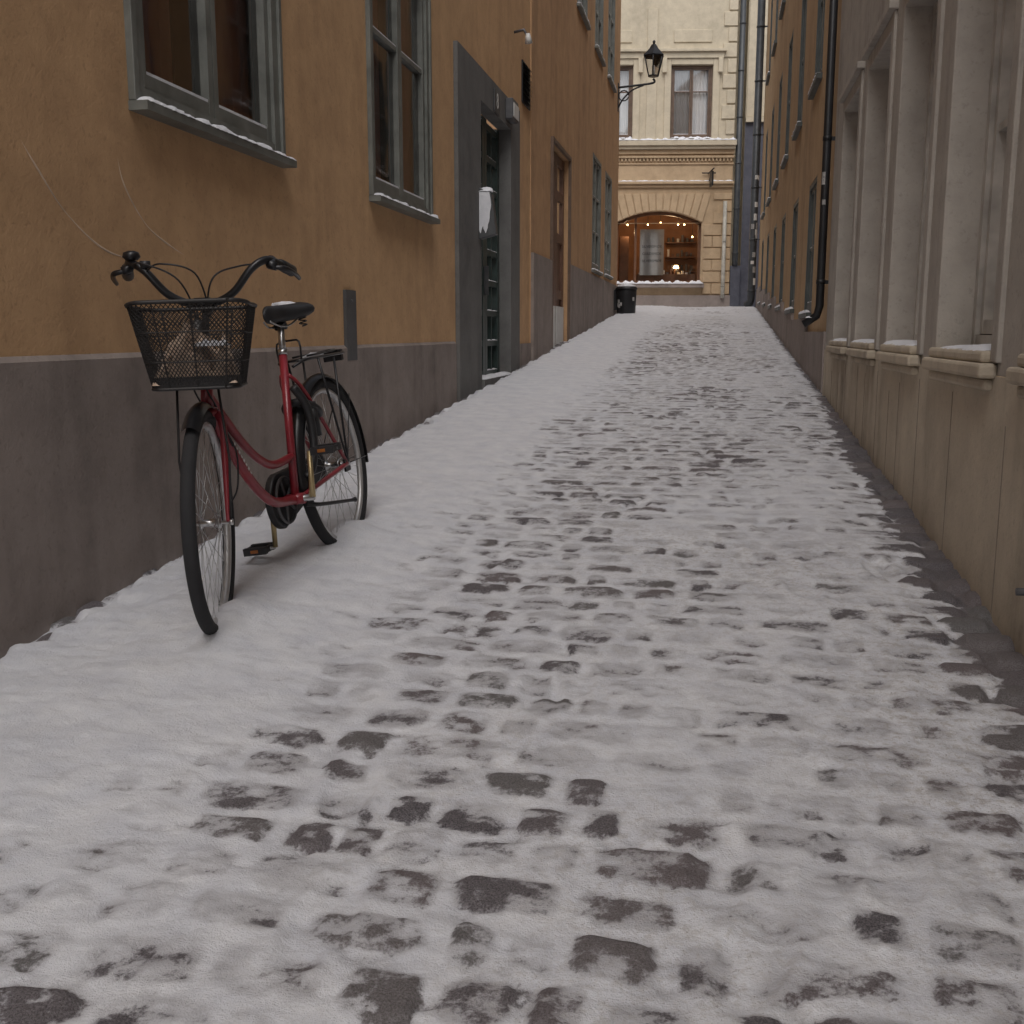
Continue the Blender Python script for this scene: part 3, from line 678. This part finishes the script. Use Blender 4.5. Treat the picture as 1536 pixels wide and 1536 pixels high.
# ================================================================ BICYCLE
RED=NT("red_bicycle_paint"); RED.col(RED.ramp(RED.noise(12,3),[(.3,(.20,.016,.026)),(.7,(.27,.024,.034))])); RED.rough(.33); RED.b.inputs["Coat Weight"].default_value=.2; RED=RED.m
TYRE=simple("tyre_rubber",(.018,.018,.020),.85,bump=.4); CHROME=simple("dull_chrome",(.50,.50,.50),.28,1.0,var=.15); ALU=simple("aluminium_rim",(.55,.55,.55),.42,.7,var=.1)
BLK=simple("black_plastic",(.016,.016,.018),.5); BLKG=simple("black_gloss_metal",(.015,.015,.017),.33,.2); GOLD=simple("salted_crank_metal",(.42,.33,.18),.4,.8)
fwd=Vector((0,-1,-.0455)).normalized(); lft=Vector((1,0,0)); upv=fwd.cross(lft)
Mx=Matrix((fwd,lft,upv)).transposed().to_4x4()
bk=empty("bicycle",Matrix.Translation((-1.466,4.12,-.880))@Mx@Matrix.Rotation(math.radians(8),4,'X'))
AX=.352; fa=Vector((1.085,0,AX)); ra=Vector((0,0,AX)); HB=Vector((.965,0,.70)); hd=Vector((-.36,0,.933)).normalized()
RS_=Matrix.Rotation(math.radians(18),4,hd)
def steer(p): return HB+(RS_@(Vector(p)-HB))
def wheel(name,c,T):
    mb=MB(); c=Vector(c)
    mb.torus(c,.331,.0215,TYRE,96,12,T=T); mb.obj(name+"_tyre",bk)
    mb=MB(); mb.torus(c,.306,.0135,ALU,96,8,T=T,flat=.95); 
    for k in range(36):
        a=2*math.pi*k/36; sd=1 if k%2 else -1; a2=a+(.9 if (k//2)%2 else -.9)
        p1=c+Vector((.019*math.cos(a2),sd*.028,.019*math.sin(a2))); p2=c+Vector((.298*math.cos(a),0,.298*math.sin(a)))
        mb.tube([p1,p2],.0011,CHROME,5,T=T)
    mb.tube([c+Vector((0,-.034,0)),c+Vector((0,-.030,0)),c+Vector((0,-.026,0)),c+Vector((0,-.02,0)),c+Vector((0,.02,0)),c+Vector((0,.026,0)),c+Vector((0,.030,0)),c+Vector((0,.034,0))],[.012,.021,.021,.012,.012,.021,.021,.012],CHROME,14,T=T)
    mb.tube([c+Vector((0,-.066,0)),c+Vector((0,.066,0))],.006,CHROME,8,T=T)
    mb.tube([c+Vector((0,.060,0)),c+Vector((0,.070,0))],.010,CHROME,6,T=T)
    mb.obj(name+"_rim_and_spokes",bk)
I=lambda p:p
wheel("front_wheel",fa,steer); wheel("rear_wheel",ra,I)
mb=MB(); t=mb.tube
t([(.958,0,.755),(.87,0,.655),(.77,0,.555),(.67,0,.485),(.56,0,.447),(.385,0,.450)],.0150,RED,12,sub=6)
t([(.968,0,.715),(.88,0,.58),(.79,0,.455),(.70,0,.370),(.60,0,.318),(.43,0,.296)],.0175,RED,12,sub=6)
t([(.43,0,.29),(.30,0,.825)],.0155,RED,12); t([(.301,0,.82),(.296,0,.84)],.018,CHROME,12)
t([HB-hd*.01,HB+hd*.135],.0195,RED,14); t([HB-hd*.025,HB-hd*.008],.023,BLKG,14); t([HB+hd*.132,HB+hd*.155],.023,CHROME,14)
t([(.43,-.036,.296),(.43,.036,.296)],.021,RED,14)
for s in (-1,1):
    t([(.41,s*.018,.300),(.30,s*.040,.318),(0,s*.062,AX)],.0095,RED,10,sub=4)
    t([(.318,s*.014,.745),(.25,s*.042,.665),(0,s*.062,AX)],.0075,RED,10,sub=4)
    mb.box((-.02,s*.058,AX-.03),(.035,s*.066,AX+.02),BLKG)
mb.obj("frame",bk)
LET=simple("white_decal",(.6,.6,.58),.5)
mb=MB()
dn=(Vector((.79,0,.455))-Vector((.88,0,.58))).normalized()
for k in range(8):
    p=Vector((.868,.0178,.568))+dn*.019*k; sd=dn.cross(Vector((0,1,0)))
    hgt=[.007,.005,.007,.004,.006,.005,.007,.004][k]
    mb.add([p-sd*hgt,p+dn*.011-sd*hgt,p+dn*.011+sd*hgt*.6,p+sd*hgt*.6],[(0,1,2,3)],LET)
mb.obj("frame_decal",bk)
mb=MB(); t=mb.tube
for s in (-1,1):
    t([(.985,s*.030,.685),(1.00,s*.048,.64),(1.035,s*.052,.50),(1.065,s*.054,.41),(1.085,s*.056,AX)],[.013,.013,.011,.009,.008],RED,10,sub=5,T=steer)
t([(.985,-.034,.685),(.985,.034,.685)],.015,RED,10,T=steer); mb.obj("fork",bk)
mb=MB()
def fender(c,R,w,a0,a1,T,mat,n=40):
    vs=[];fs=[];m=7
    for i in range(n+1):
        a=a0+(a1-a0)*i/n
        for j in range(m):
            b=(j/(m-1)-.5)*2; rr=R-.015*b*b*1.3; p=Vector((c[0]+rr*math.cos(a),w*b,c[2]+rr*math.sin(a))); vs.append(T(p))
    for i in range(n):
        for j in range(m-1): fs.append((i*m+j,(i+1)*m+j,(i+1)*m+j+1,i*m+j+1))
    mb.add(vs,fs,mat,True)
R_=math.radians
fender(ra,.374,.028,R_(-5),R_(188),I,BLKG); fender(fa,.374,.027,R_(58),R_(155),steer,BLKG,20)
for s in (-1,1):
    mb.tube([(0,s*.064,AX),(-.25,s*.03,AX+.265)],.0022,BLKG,6); mb.tube([(0,s*.064,AX),(-.367,s*.022,AX-.02)],.0022,BLKG,6)
mb.obj("fenders",bk)
mb=MB(); zr=.79
for s in (-1,1):
    mb.tube([(.27,s*.015,zr-.02),(.22,s*.055,zr),(.05,s*.062,zr),(-.15,s*.062,zr),(-.20,s*.05,zr+.003)],.0055,BLKG,8,sub=4)
    mb.tube([(0,s*.066,AX),(-.045,s*.066,zr-.01)],.005,BLKG,8); mb.tube([(0,s*.066,AX),(.12,s*.064,zr-.005)],.005,BLKG,8)
for f in (.2,.12,.04,-.04,-.12,-.2): mb.tube([(f,-.058,zr),(f,.058,zr)],.0045,BLKG,8)
mb.tube([(.14,-.03,zr+.012),(-.17,-.03,zr+.016),(-.185,0,zr+.018),(-.17,.03,zr+.016),(.14,.03,zr+.012)],.004,BLKG,8,sub=3)
mb.tube([(.24,-.045,zr+.005),(.235,-.045,zr+.07),(.21,0,zr+.078),(.235,.045,zr+.07),(.24,.045,zr+.005)],.004,BLKG,8,sub=3)
mb.box((-.23,-.04,zr-.03),(-.205,.04,zr+.015),BLKG); mb.tube([(-.232,0,zr-.008),(-.238,0,zr-.008)],.022,CURTR,12)
mb.obj("luggage_rack",bk)
mb=MB(); c=Vector((.215,0,.60)); perp=Vector((.86,0,.5)).normalized()
mb.tube([c+Vector((0,.062*math.sin(a),0))+perp*.075*math.cos(a) for a in [R_(x) for x in range(-140,141,14)]],.015,BLK,10); 
mb.tube([(.24,.05,.63),(.235,.052,.50)],.018,BLK,10)
mb.tube([(.335,.03,.70),(.30,.055,.62),(.30,.06,.50),(.33,.05,.40),(.36,.03,.36)],.016,BLK,10,sub=5)
mb.obj("frame_lock_and_cable_lock",bk)
mb=MB()
vs=[];prof=[]
for i in range(13): a=R_(-80+160*i/12); prof.append((.43+.105*math.cos(a),.296+.105*math.sin(a)))
for i in range(9): a=R_(100+160*i/8); prof.append((0+.05*math.cos(a),AX+.05*math.sin(a)))
n=len(prof)
for y in (-.046,-.075): vs+=[(p[0],y,p[1]) for p in prof]
fs=[tuple(range(n)),tuple(range(n,2*n))[::-1]]+[(i,(i+1)%n,n+(i+1)%n,n+i) for i in range(n)]
mb.add(vs,fs,BLK); bevel(mb.obj("chain_guard",bk),.006)
mb=MB(); bb=Vector((.43,0,.296))
mb.torus(bb+Vector((0,-.035,0)),.085,.006,METAL,40,6); 
for k in range(5): a=k*1.2566; mb.tube([bb+Vector((0,-.035,0)),bb+Vector((.085*math.cos(a),-.035,.085*math.sin(a)))],.006,METAL,6)
mb.tube([bb+Vector((0,-.10,0)),bb+Vector((0,.075,0))],.012,CHROME,12)
ang=R_(100); cv=Vector((math.cos(ang),0,math.sin(ang)))
pl=bb+Vector((0,.075,0))+cv*.17; pr=bb+Vector((0,-.10,0))-cv*.17
mb.tube([bb+Vector((0,.068,0)),bb+Vector((0,.072,0))+cv*.08,pl],[.013,.010,.009],GOLD,10)
mb.tube([bb+Vector((0,-.095,0)),bb+Vector((0,-.098,0))-cv*.08,pr],[.013,.010,.009],GOLD,10)
mb.tube([pl,pl+Vector((0,.11,0))],.006,CHROME,8); mb.tube([pr,pr-Vector((0,.11,0))],.006,CHROME,8)
mb.obj("cranks",bk)
AMB=simple("amber_reflector",(.30,.10,.02),.3)
mb=MB()
for (p,s) in ((pl,1),(pr,-1)):
    y0,y1=p.y+s*.02,p.y+s*.11
    mb.box((p.x-.045,y0,p.z-.014),(p.x-.025,y1,p.z+.014),BLK); mb.box((p.x+.025,y0,p.z-.014),(p.x+.045,y1,p.z+.014),BLK)
    mb.box((p.x-.025,y0,p.z-.011),(p.x+.025,y0+s*.012,p.z+.011),BLK); mb.box((p.x-.025,y1-s*.012,p.z-.011),(p.x+.025,y1,p.z+.011),BLK)
    mb.box((p.x+.0455,y0+s*.03,p.z-.006),(p.x+.048,y1-s*.03,p.z+.006),AMB)
bevel(mb.obj("pedals",bk),.003)
mb=MB()
mb.tube([(.40,.03,.27),(.36,.06,.255),(.10,.085,.215),(.06,.09,.21)],[.012,.008,.007,.011],BLK,8,sub=4); mb.obj("kickstand",bk)
mb=MB(); mb.tube([(.30,0,.82),(.272,0,.93)],.0127,CHROME,12); mb.tube([(.272,-.022,.925),(.272,.022,.925)],.014,BLK,10)
for s in (-1,1): 
    mb.tube([(.39,s*.012,.945),(.33,s*.022,.925),(.24,s*.022,.925),(.18,s*.04,.95)],.0035,CHROME,8,sub=4)
    mb.tube([(.185+.014*math.cos(a*1.0),s*.055+.014*math.sin(a),.915+.0022*a) for a in [i*.6 for i in range(26)]],.0028,BLKG,6)
mb.obj("seatpost",bk)
def saddle(mb,mat,zoff=0,f0=.12,f1=.41,shr=0,topo=False):
    n=22;m=16;vs=[];fs=[]
    for i in range(n+1):
        s=i/n; f=f0+(f1-f0)*s
        S_=(f-.12)/.29
        w=.104*max(0,1-abs(S_-.16)/.9)**.5*(1-float(sst(.15,.65,np.array(S_)))*.62) 
        w=w*min(1,math.sqrt(max(0,min(s,1-s))*9+.02)); w=max(w-shr,.003)
        h=.034*min(1,math.sqrt(max(0,min(s,1-s))*8+.03)); zc=.962+.016*(1-S_)**2 +zoff+ (.006*S_)
        for k in range(m):
            a=2*math.pi*k/m; zz=math.sin(a); zz=zz*h*(1.0 if zz>0 else (.9 if not topo else .1)); vs.append((f,w*math.copysign(abs(math.cos(a))**.8,math.cos(a)),zc+zz+(rnd(0,.006) if topo and zz>0 else 0)))
    for i in range(n):
        for k in range(m): fs.append((i*m+k,i*m+(k+1)%m,(i+1)*m+(k+1)%m,(i+1)*m+k))
    fs.append(tuple(range(m))); fs.append(tuple(n*m+k for k in range(m))[::-1]); mb.add(vs,fs,mat,True)
mb=MB(); saddle(mb,BLK); mb.obj("saddle",bk)
mb=MB(); saddle(mb,SNOW,.006,.17,.33,.036,True); mb.obj("saddle_snow",bk)
mb=MB(); st=HB+hd*.155; sc=HB+hd*.335
mb.tube([st,sc,sc+hd*.012],.0115,BLKG,12,T=steer); clamp=sc+Vector((.045,0,.008))
mb.tube([sc-hd*.01,clamp],.014,BLKG,12,T=steer)
mb.tube([clamp-Vector((0,.025,0)),clamp+Vector((0,.025,0))],.018,BLKG,12,T=steer)
hbp=lambda s:[clamp,clamp+Vector((.005,s*.05,.004)),clamp+Vector((.015,s*.105,.035)),clamp+Vector((.02,s*.160,.100)),clamp+Vector((-.005,s*.205,.128)),clamp+Vector((-.07,s*.238,.118)),clamp+Vector((-.195,s*.265,.100))]
for s in (-1,1):
    P=hbp(s); mb.tube(P,.0125,BLKG,12,sub=6,T=steer)
mb.obj("handlebar",bk)
mb=MB()
for s in (-1,1):
    P=hbp(s); g0=P[5]; g1=P[6]; d=(g1-g0).normalized(); 
    mb.tube([g0+d*.01,g0+d*.03,g0+d*.06,g0+d*.10,g1,g1+d*.006],[.017,.0185,.0195,.0185,.0195,.016],BLK,14,T=steer)
    b0=g0+Vector((.035,-s*.02,.0)); mb.tube([b0+Vector((0,0,.012)),b0+Vector((.022,0,-.005)),b0+Vector((.03,s*.02,-.012))],[.017,.016,.013],BLKG,10,T=steer)
    mb.tube([b0+Vector((.028,s*.01,-.012)),b0+Vector((.02,s*.045,-.018)),b0+Vector((-.04,s*.066,-.03)),b0+Vector((-.115,s*.075,-.045))],[.007,.009,.008,.007],BLKG,8,sub=5,T=steer)
P=hbp(-1); mb.tube([P[4]+Vector((.0,0,.01)),P[4]+Vector((0,0,.02)),P[4]+Vector((0,0,.034)),P[4]+Vector((0,0,.040))],[.018,.028,.024,.008],BLKG,14,T=steer)
mb.tube([P[3]+Vector((0,.0,.012)),P[3]+Vector((0,0,.034))],.016,BLK,12,T=steer)
mb.obj("grips_and_brake_levers",bk)
mb=MB()
def cable(p,r=.0029): mb.tube(p,r,BLK,7,sub=8)
for s in (-1,1):
    g0=steer(hbp(s)[5]+Vector((.05,-s*.03,0)))
    cable([g0,g0+Vector((.07,-s*.07,-.0)),steer(clamp+Vector((.09,s*.05,.07))),steer(clamp+Vector((.05,s*.015,-.06))),HB+Vector((.03,s*.02,.10)),HB+Vector((-.03,s*.02,-.02)),Vector((.88,s*.018,.56 if s>0 else .60))])
cable([steer(hbp(-1)[3]),steer(clamp+Vector((.10,-.10,.12))),steer(clamp+Vector((.09,0,.09))),steer(clamp+Vector((.05,.03,-.03)))])
cable([Vector((.975,.04,.64)),Vector((.94,.055,.55)),Vector((.965,.05,.44)),Vector((1.03,.05,.40))])
mb.obj("cables",bk)
WIRE=simple("black_basket_wire",(.020,.018,.018),.5,.1)
BC=Vector((1.11,.012,0)); zb0,zb1=.775,1.010
def rr(hx,hy,r,n=5):
    pts=[]
    for (cx,cy,a0) in ((hx-r,hy-r,0),(-(hx-r),hy-r,90),(-(hx-r),-(hy-r),180),(hx-r,-(hy-r),270)):
        for i in range(n+1): a=R_(a0+90*i/n); pts.append((cx+r*math.cos(a),cy+r*math.sin(a)))
    out=[]
    for i in range(len(pts)):
        a=Vector(pts[i]);b=Vector(pts[(i+1)%len(pts)]); L=(b-a).length; k=max(1,round(L/.0066))
        for j in range(k): out.append(a+(b-a)*j/k)
    return out
H=32; rings=[]
base=rr(.130,.170,.05)
if len(base)%2: base=base[:-1]
for j in range(H+1):
    s=j/H; sx=.72+.28*s; sy=.74+.26*s
    rings.append([steer((BC.x+p.x*sx+.01*s,BC.y+p.y*sy,zb0+(zb1-zb0)*s+ (.014*s*(p.x/.130)**2*(1 if p.x>0 else -.5)))) for p in base])
nbp=len(base)
wm=MB()
for j in range(H):
    for i in range(nbp):
        q=[rings[j][i],rings[j][(i+1)%nbp],rings[j+1][(i+1)%nbp],rings[j+1][i]]
        a,b=(q[0],q[2]) if (i+j)%2 else (q[1],q[3])
        wm.tube([a,b],.00165,WIRE,3,cap=False)
def loop(r,rad): wm.tube([Vector(p) for p in r]+[Vector(r[0])],rad,WIRE,8)
loop(rings[-1],.0062); loop(rings[0],.005); loop(rings[H*2//3],.002); loop(rings[H//3],.002)
for i in range(0,nbp,max(1,nbp//10)): wm.tube([rings[j][i] for j in range(0,H+1,2)],.0024,WIRE,6)
for k in range(-12,13):
    y=k*.010; wm.tube([steer((BC.x-.09,BC.y+y,zb0)),steer((BC.x+.09,BC.y+y,zb0))],.0018,WIRE,4)
for k in range(-9,10):
    x=k*.010; wm.tube([steer((BC.x+x,BC.y-.122,zb0)),steer((BC.x+x,BC.y+.122,zb0))],.0018,WIRE,4)
wm.tube([clamp+Vector((.0,-.03,-.02)),Vector((BC.x-.13,-.03,.98))],.006,WIRE,8,T=steer);wm.tube([clamp+Vector((.0,.03,-.02)),Vector((BC.x-.13,.03,.98))],.006,WIRE,8,T=steer)
wm.tube([(1.085,.062,AX),(1.09,.075,.55),(1.10,.06,zb0)],.004,WIRE,8,T=steer); wm.tube([(1.085,-.062,AX),(1.09,-.075,.55),(1.10,-.06,zb0)],.004,WIRE,8,T=steer)
wm.tube([(BC.x-.10,0,.97),(BC.x-.10,0,.84)],.022,WIRE,8,T=steer)
wm.obj("basket",bk)
mb=MB()
r0=[steer((BC.x+p.x*.725,BC.y+p.y*.745,zb0-.001)) for p in base]; r1=[steer((BC.x+p.x*.76,BC.y+p.y*.78,zb0+.034)) for p in base]
mb.add(r0+r1,[(i,(i+1)%nbp,nbp+(i+1)%nbp,nbp+i) for i in range(nbp)],WIRE,True); mb.obj("basket_base_band",bk)
PAPER=simple("brown_paper",(.46,.35,.27),.8,scale=30,var=.45)
mb=MB(); n=22
for (mat,zo,x0,x1,y0,y1,hh) in ((PAPER,.012,-.085,.095,-.122,.122,.135),(SNOW,.120,.03,.090,.0,.105,.018)):
    vs=[];fs=[]
    for i in range(n+1):
        for j in range(n+1):
            x=x0+(x1-x0)*i/n; y=y0+(y1-y0)*j/n; e=min(1,min(i,j,n-i,n-j)/n*6)
            vs.append(steer((BC.x+x,BC.y+y,zb0+zo+e*hh*(.6+.25*math.sin(i*.55+j*.5)+.2*math.sin(j*1.1)+rnd(-.08,.08)))))
    for i in range(n):
        for j in range(n): fs.append((i*(n+1)+j,(i+1)*(n+1)+j,(i+1)*(n+1)+j+1,i*(n+1)+j+1))
    mb.add(vs,fs,mat,mat is SNOW)
for (x,y,z,a,w) in ((.03,-.06,.12,.5,.06),(-.02,.0,.13,-.4,.07)):
    c=Vector((BC.x+x,BC.y+y,zb0+z)); u=Vector((math.cos(a)*.4,math.sin(a),.35)).normalized()*w; v=Vector((-math.sin(a)*.4,.3,.9)).normalized()*.03
    mb.add([steer(c-u-v),steer(c+u-v*.6),steer(c+u*.9+v),steer(c-u*.8+v*1.2)],[(0,1,2,3)],PAPER)
mb.obj("basket_contents",bk)
mb=MB()
for (c,T) in ((fa,steer),(ra,I)):
    P=[c+Vector((.350*math.cos(a),.006,.350*math.sin(a))) for a in [R_(x) for x in range(250,296,5)]]
    mb.tube(P,[.004]+[.014+rnd(-.006,.005) for _ in range(len(P)-2)]+[.004],SNOW,8,T=T)
mb.tube([(.12,0,zr+.006),(.06,.01,zr+.009),(0,-.01,zr+.009),(-.08,.01,zr+.008)],[.004,.010,.012,.005],SNOW,8)
mb.obj("clinging_snow",bk)
# ================================================================ camera, light
cam=bpy.data.cameras.new("camera"); cam.lens=37.5; cam.sensor_width=36; cam.clip_end=2000; cam.clip_start=.02
co_=bpy.data.objects.new("camera",cam); S.collection.objects.link(co_); co_.location=(0,0,0)
co_.rotation_euler=Euler((math.pi/2-.1668,0,.1863),'XYZ'); S.camera=co_
w=bpy.data.worlds.new("World"); S.world=w; w.use_nodes=True; nt=w.node_tree; bg=nt.nodes["Background"]
sk=nt.nodes.new("ShaderNodeTexSky"); sk.sky_type='NISHITA'; sk.sun_disc=False; sk.sun_elevation=math.radians(55); sk.sun_rotation=math.radians(175); sk.air_density=1.0; sk.dust_density=3; sk.ozone_density=1
hs_=nt.nodes.new("ShaderNodeHueSaturation"); hs_.inputs["Saturation"].default_value=.36
nt.links.new(sk.outputs[0],hs_.inputs["Color"]); nt.links.new(hs_.outputs[0],bg.inputs[0]); bg.inputs[1].default_value=.15
L=bpy.data.lights.new("sun",'SUN'); L.energy=1.35; L.angle=math.radians(45); L.color=(1,.95,.91)
lo=bpy.data.objects.new("sun",L); S.collection.objects.link(lo)
az=math.radians(175); el=math.radians(55)
dv=Vector((math.sin(az)*math.cos(el),math.cos(az)*math.cos(el),math.sin(el)))
lo.rotation_euler=dv.to_track_quat('Z','Y').to_euler()
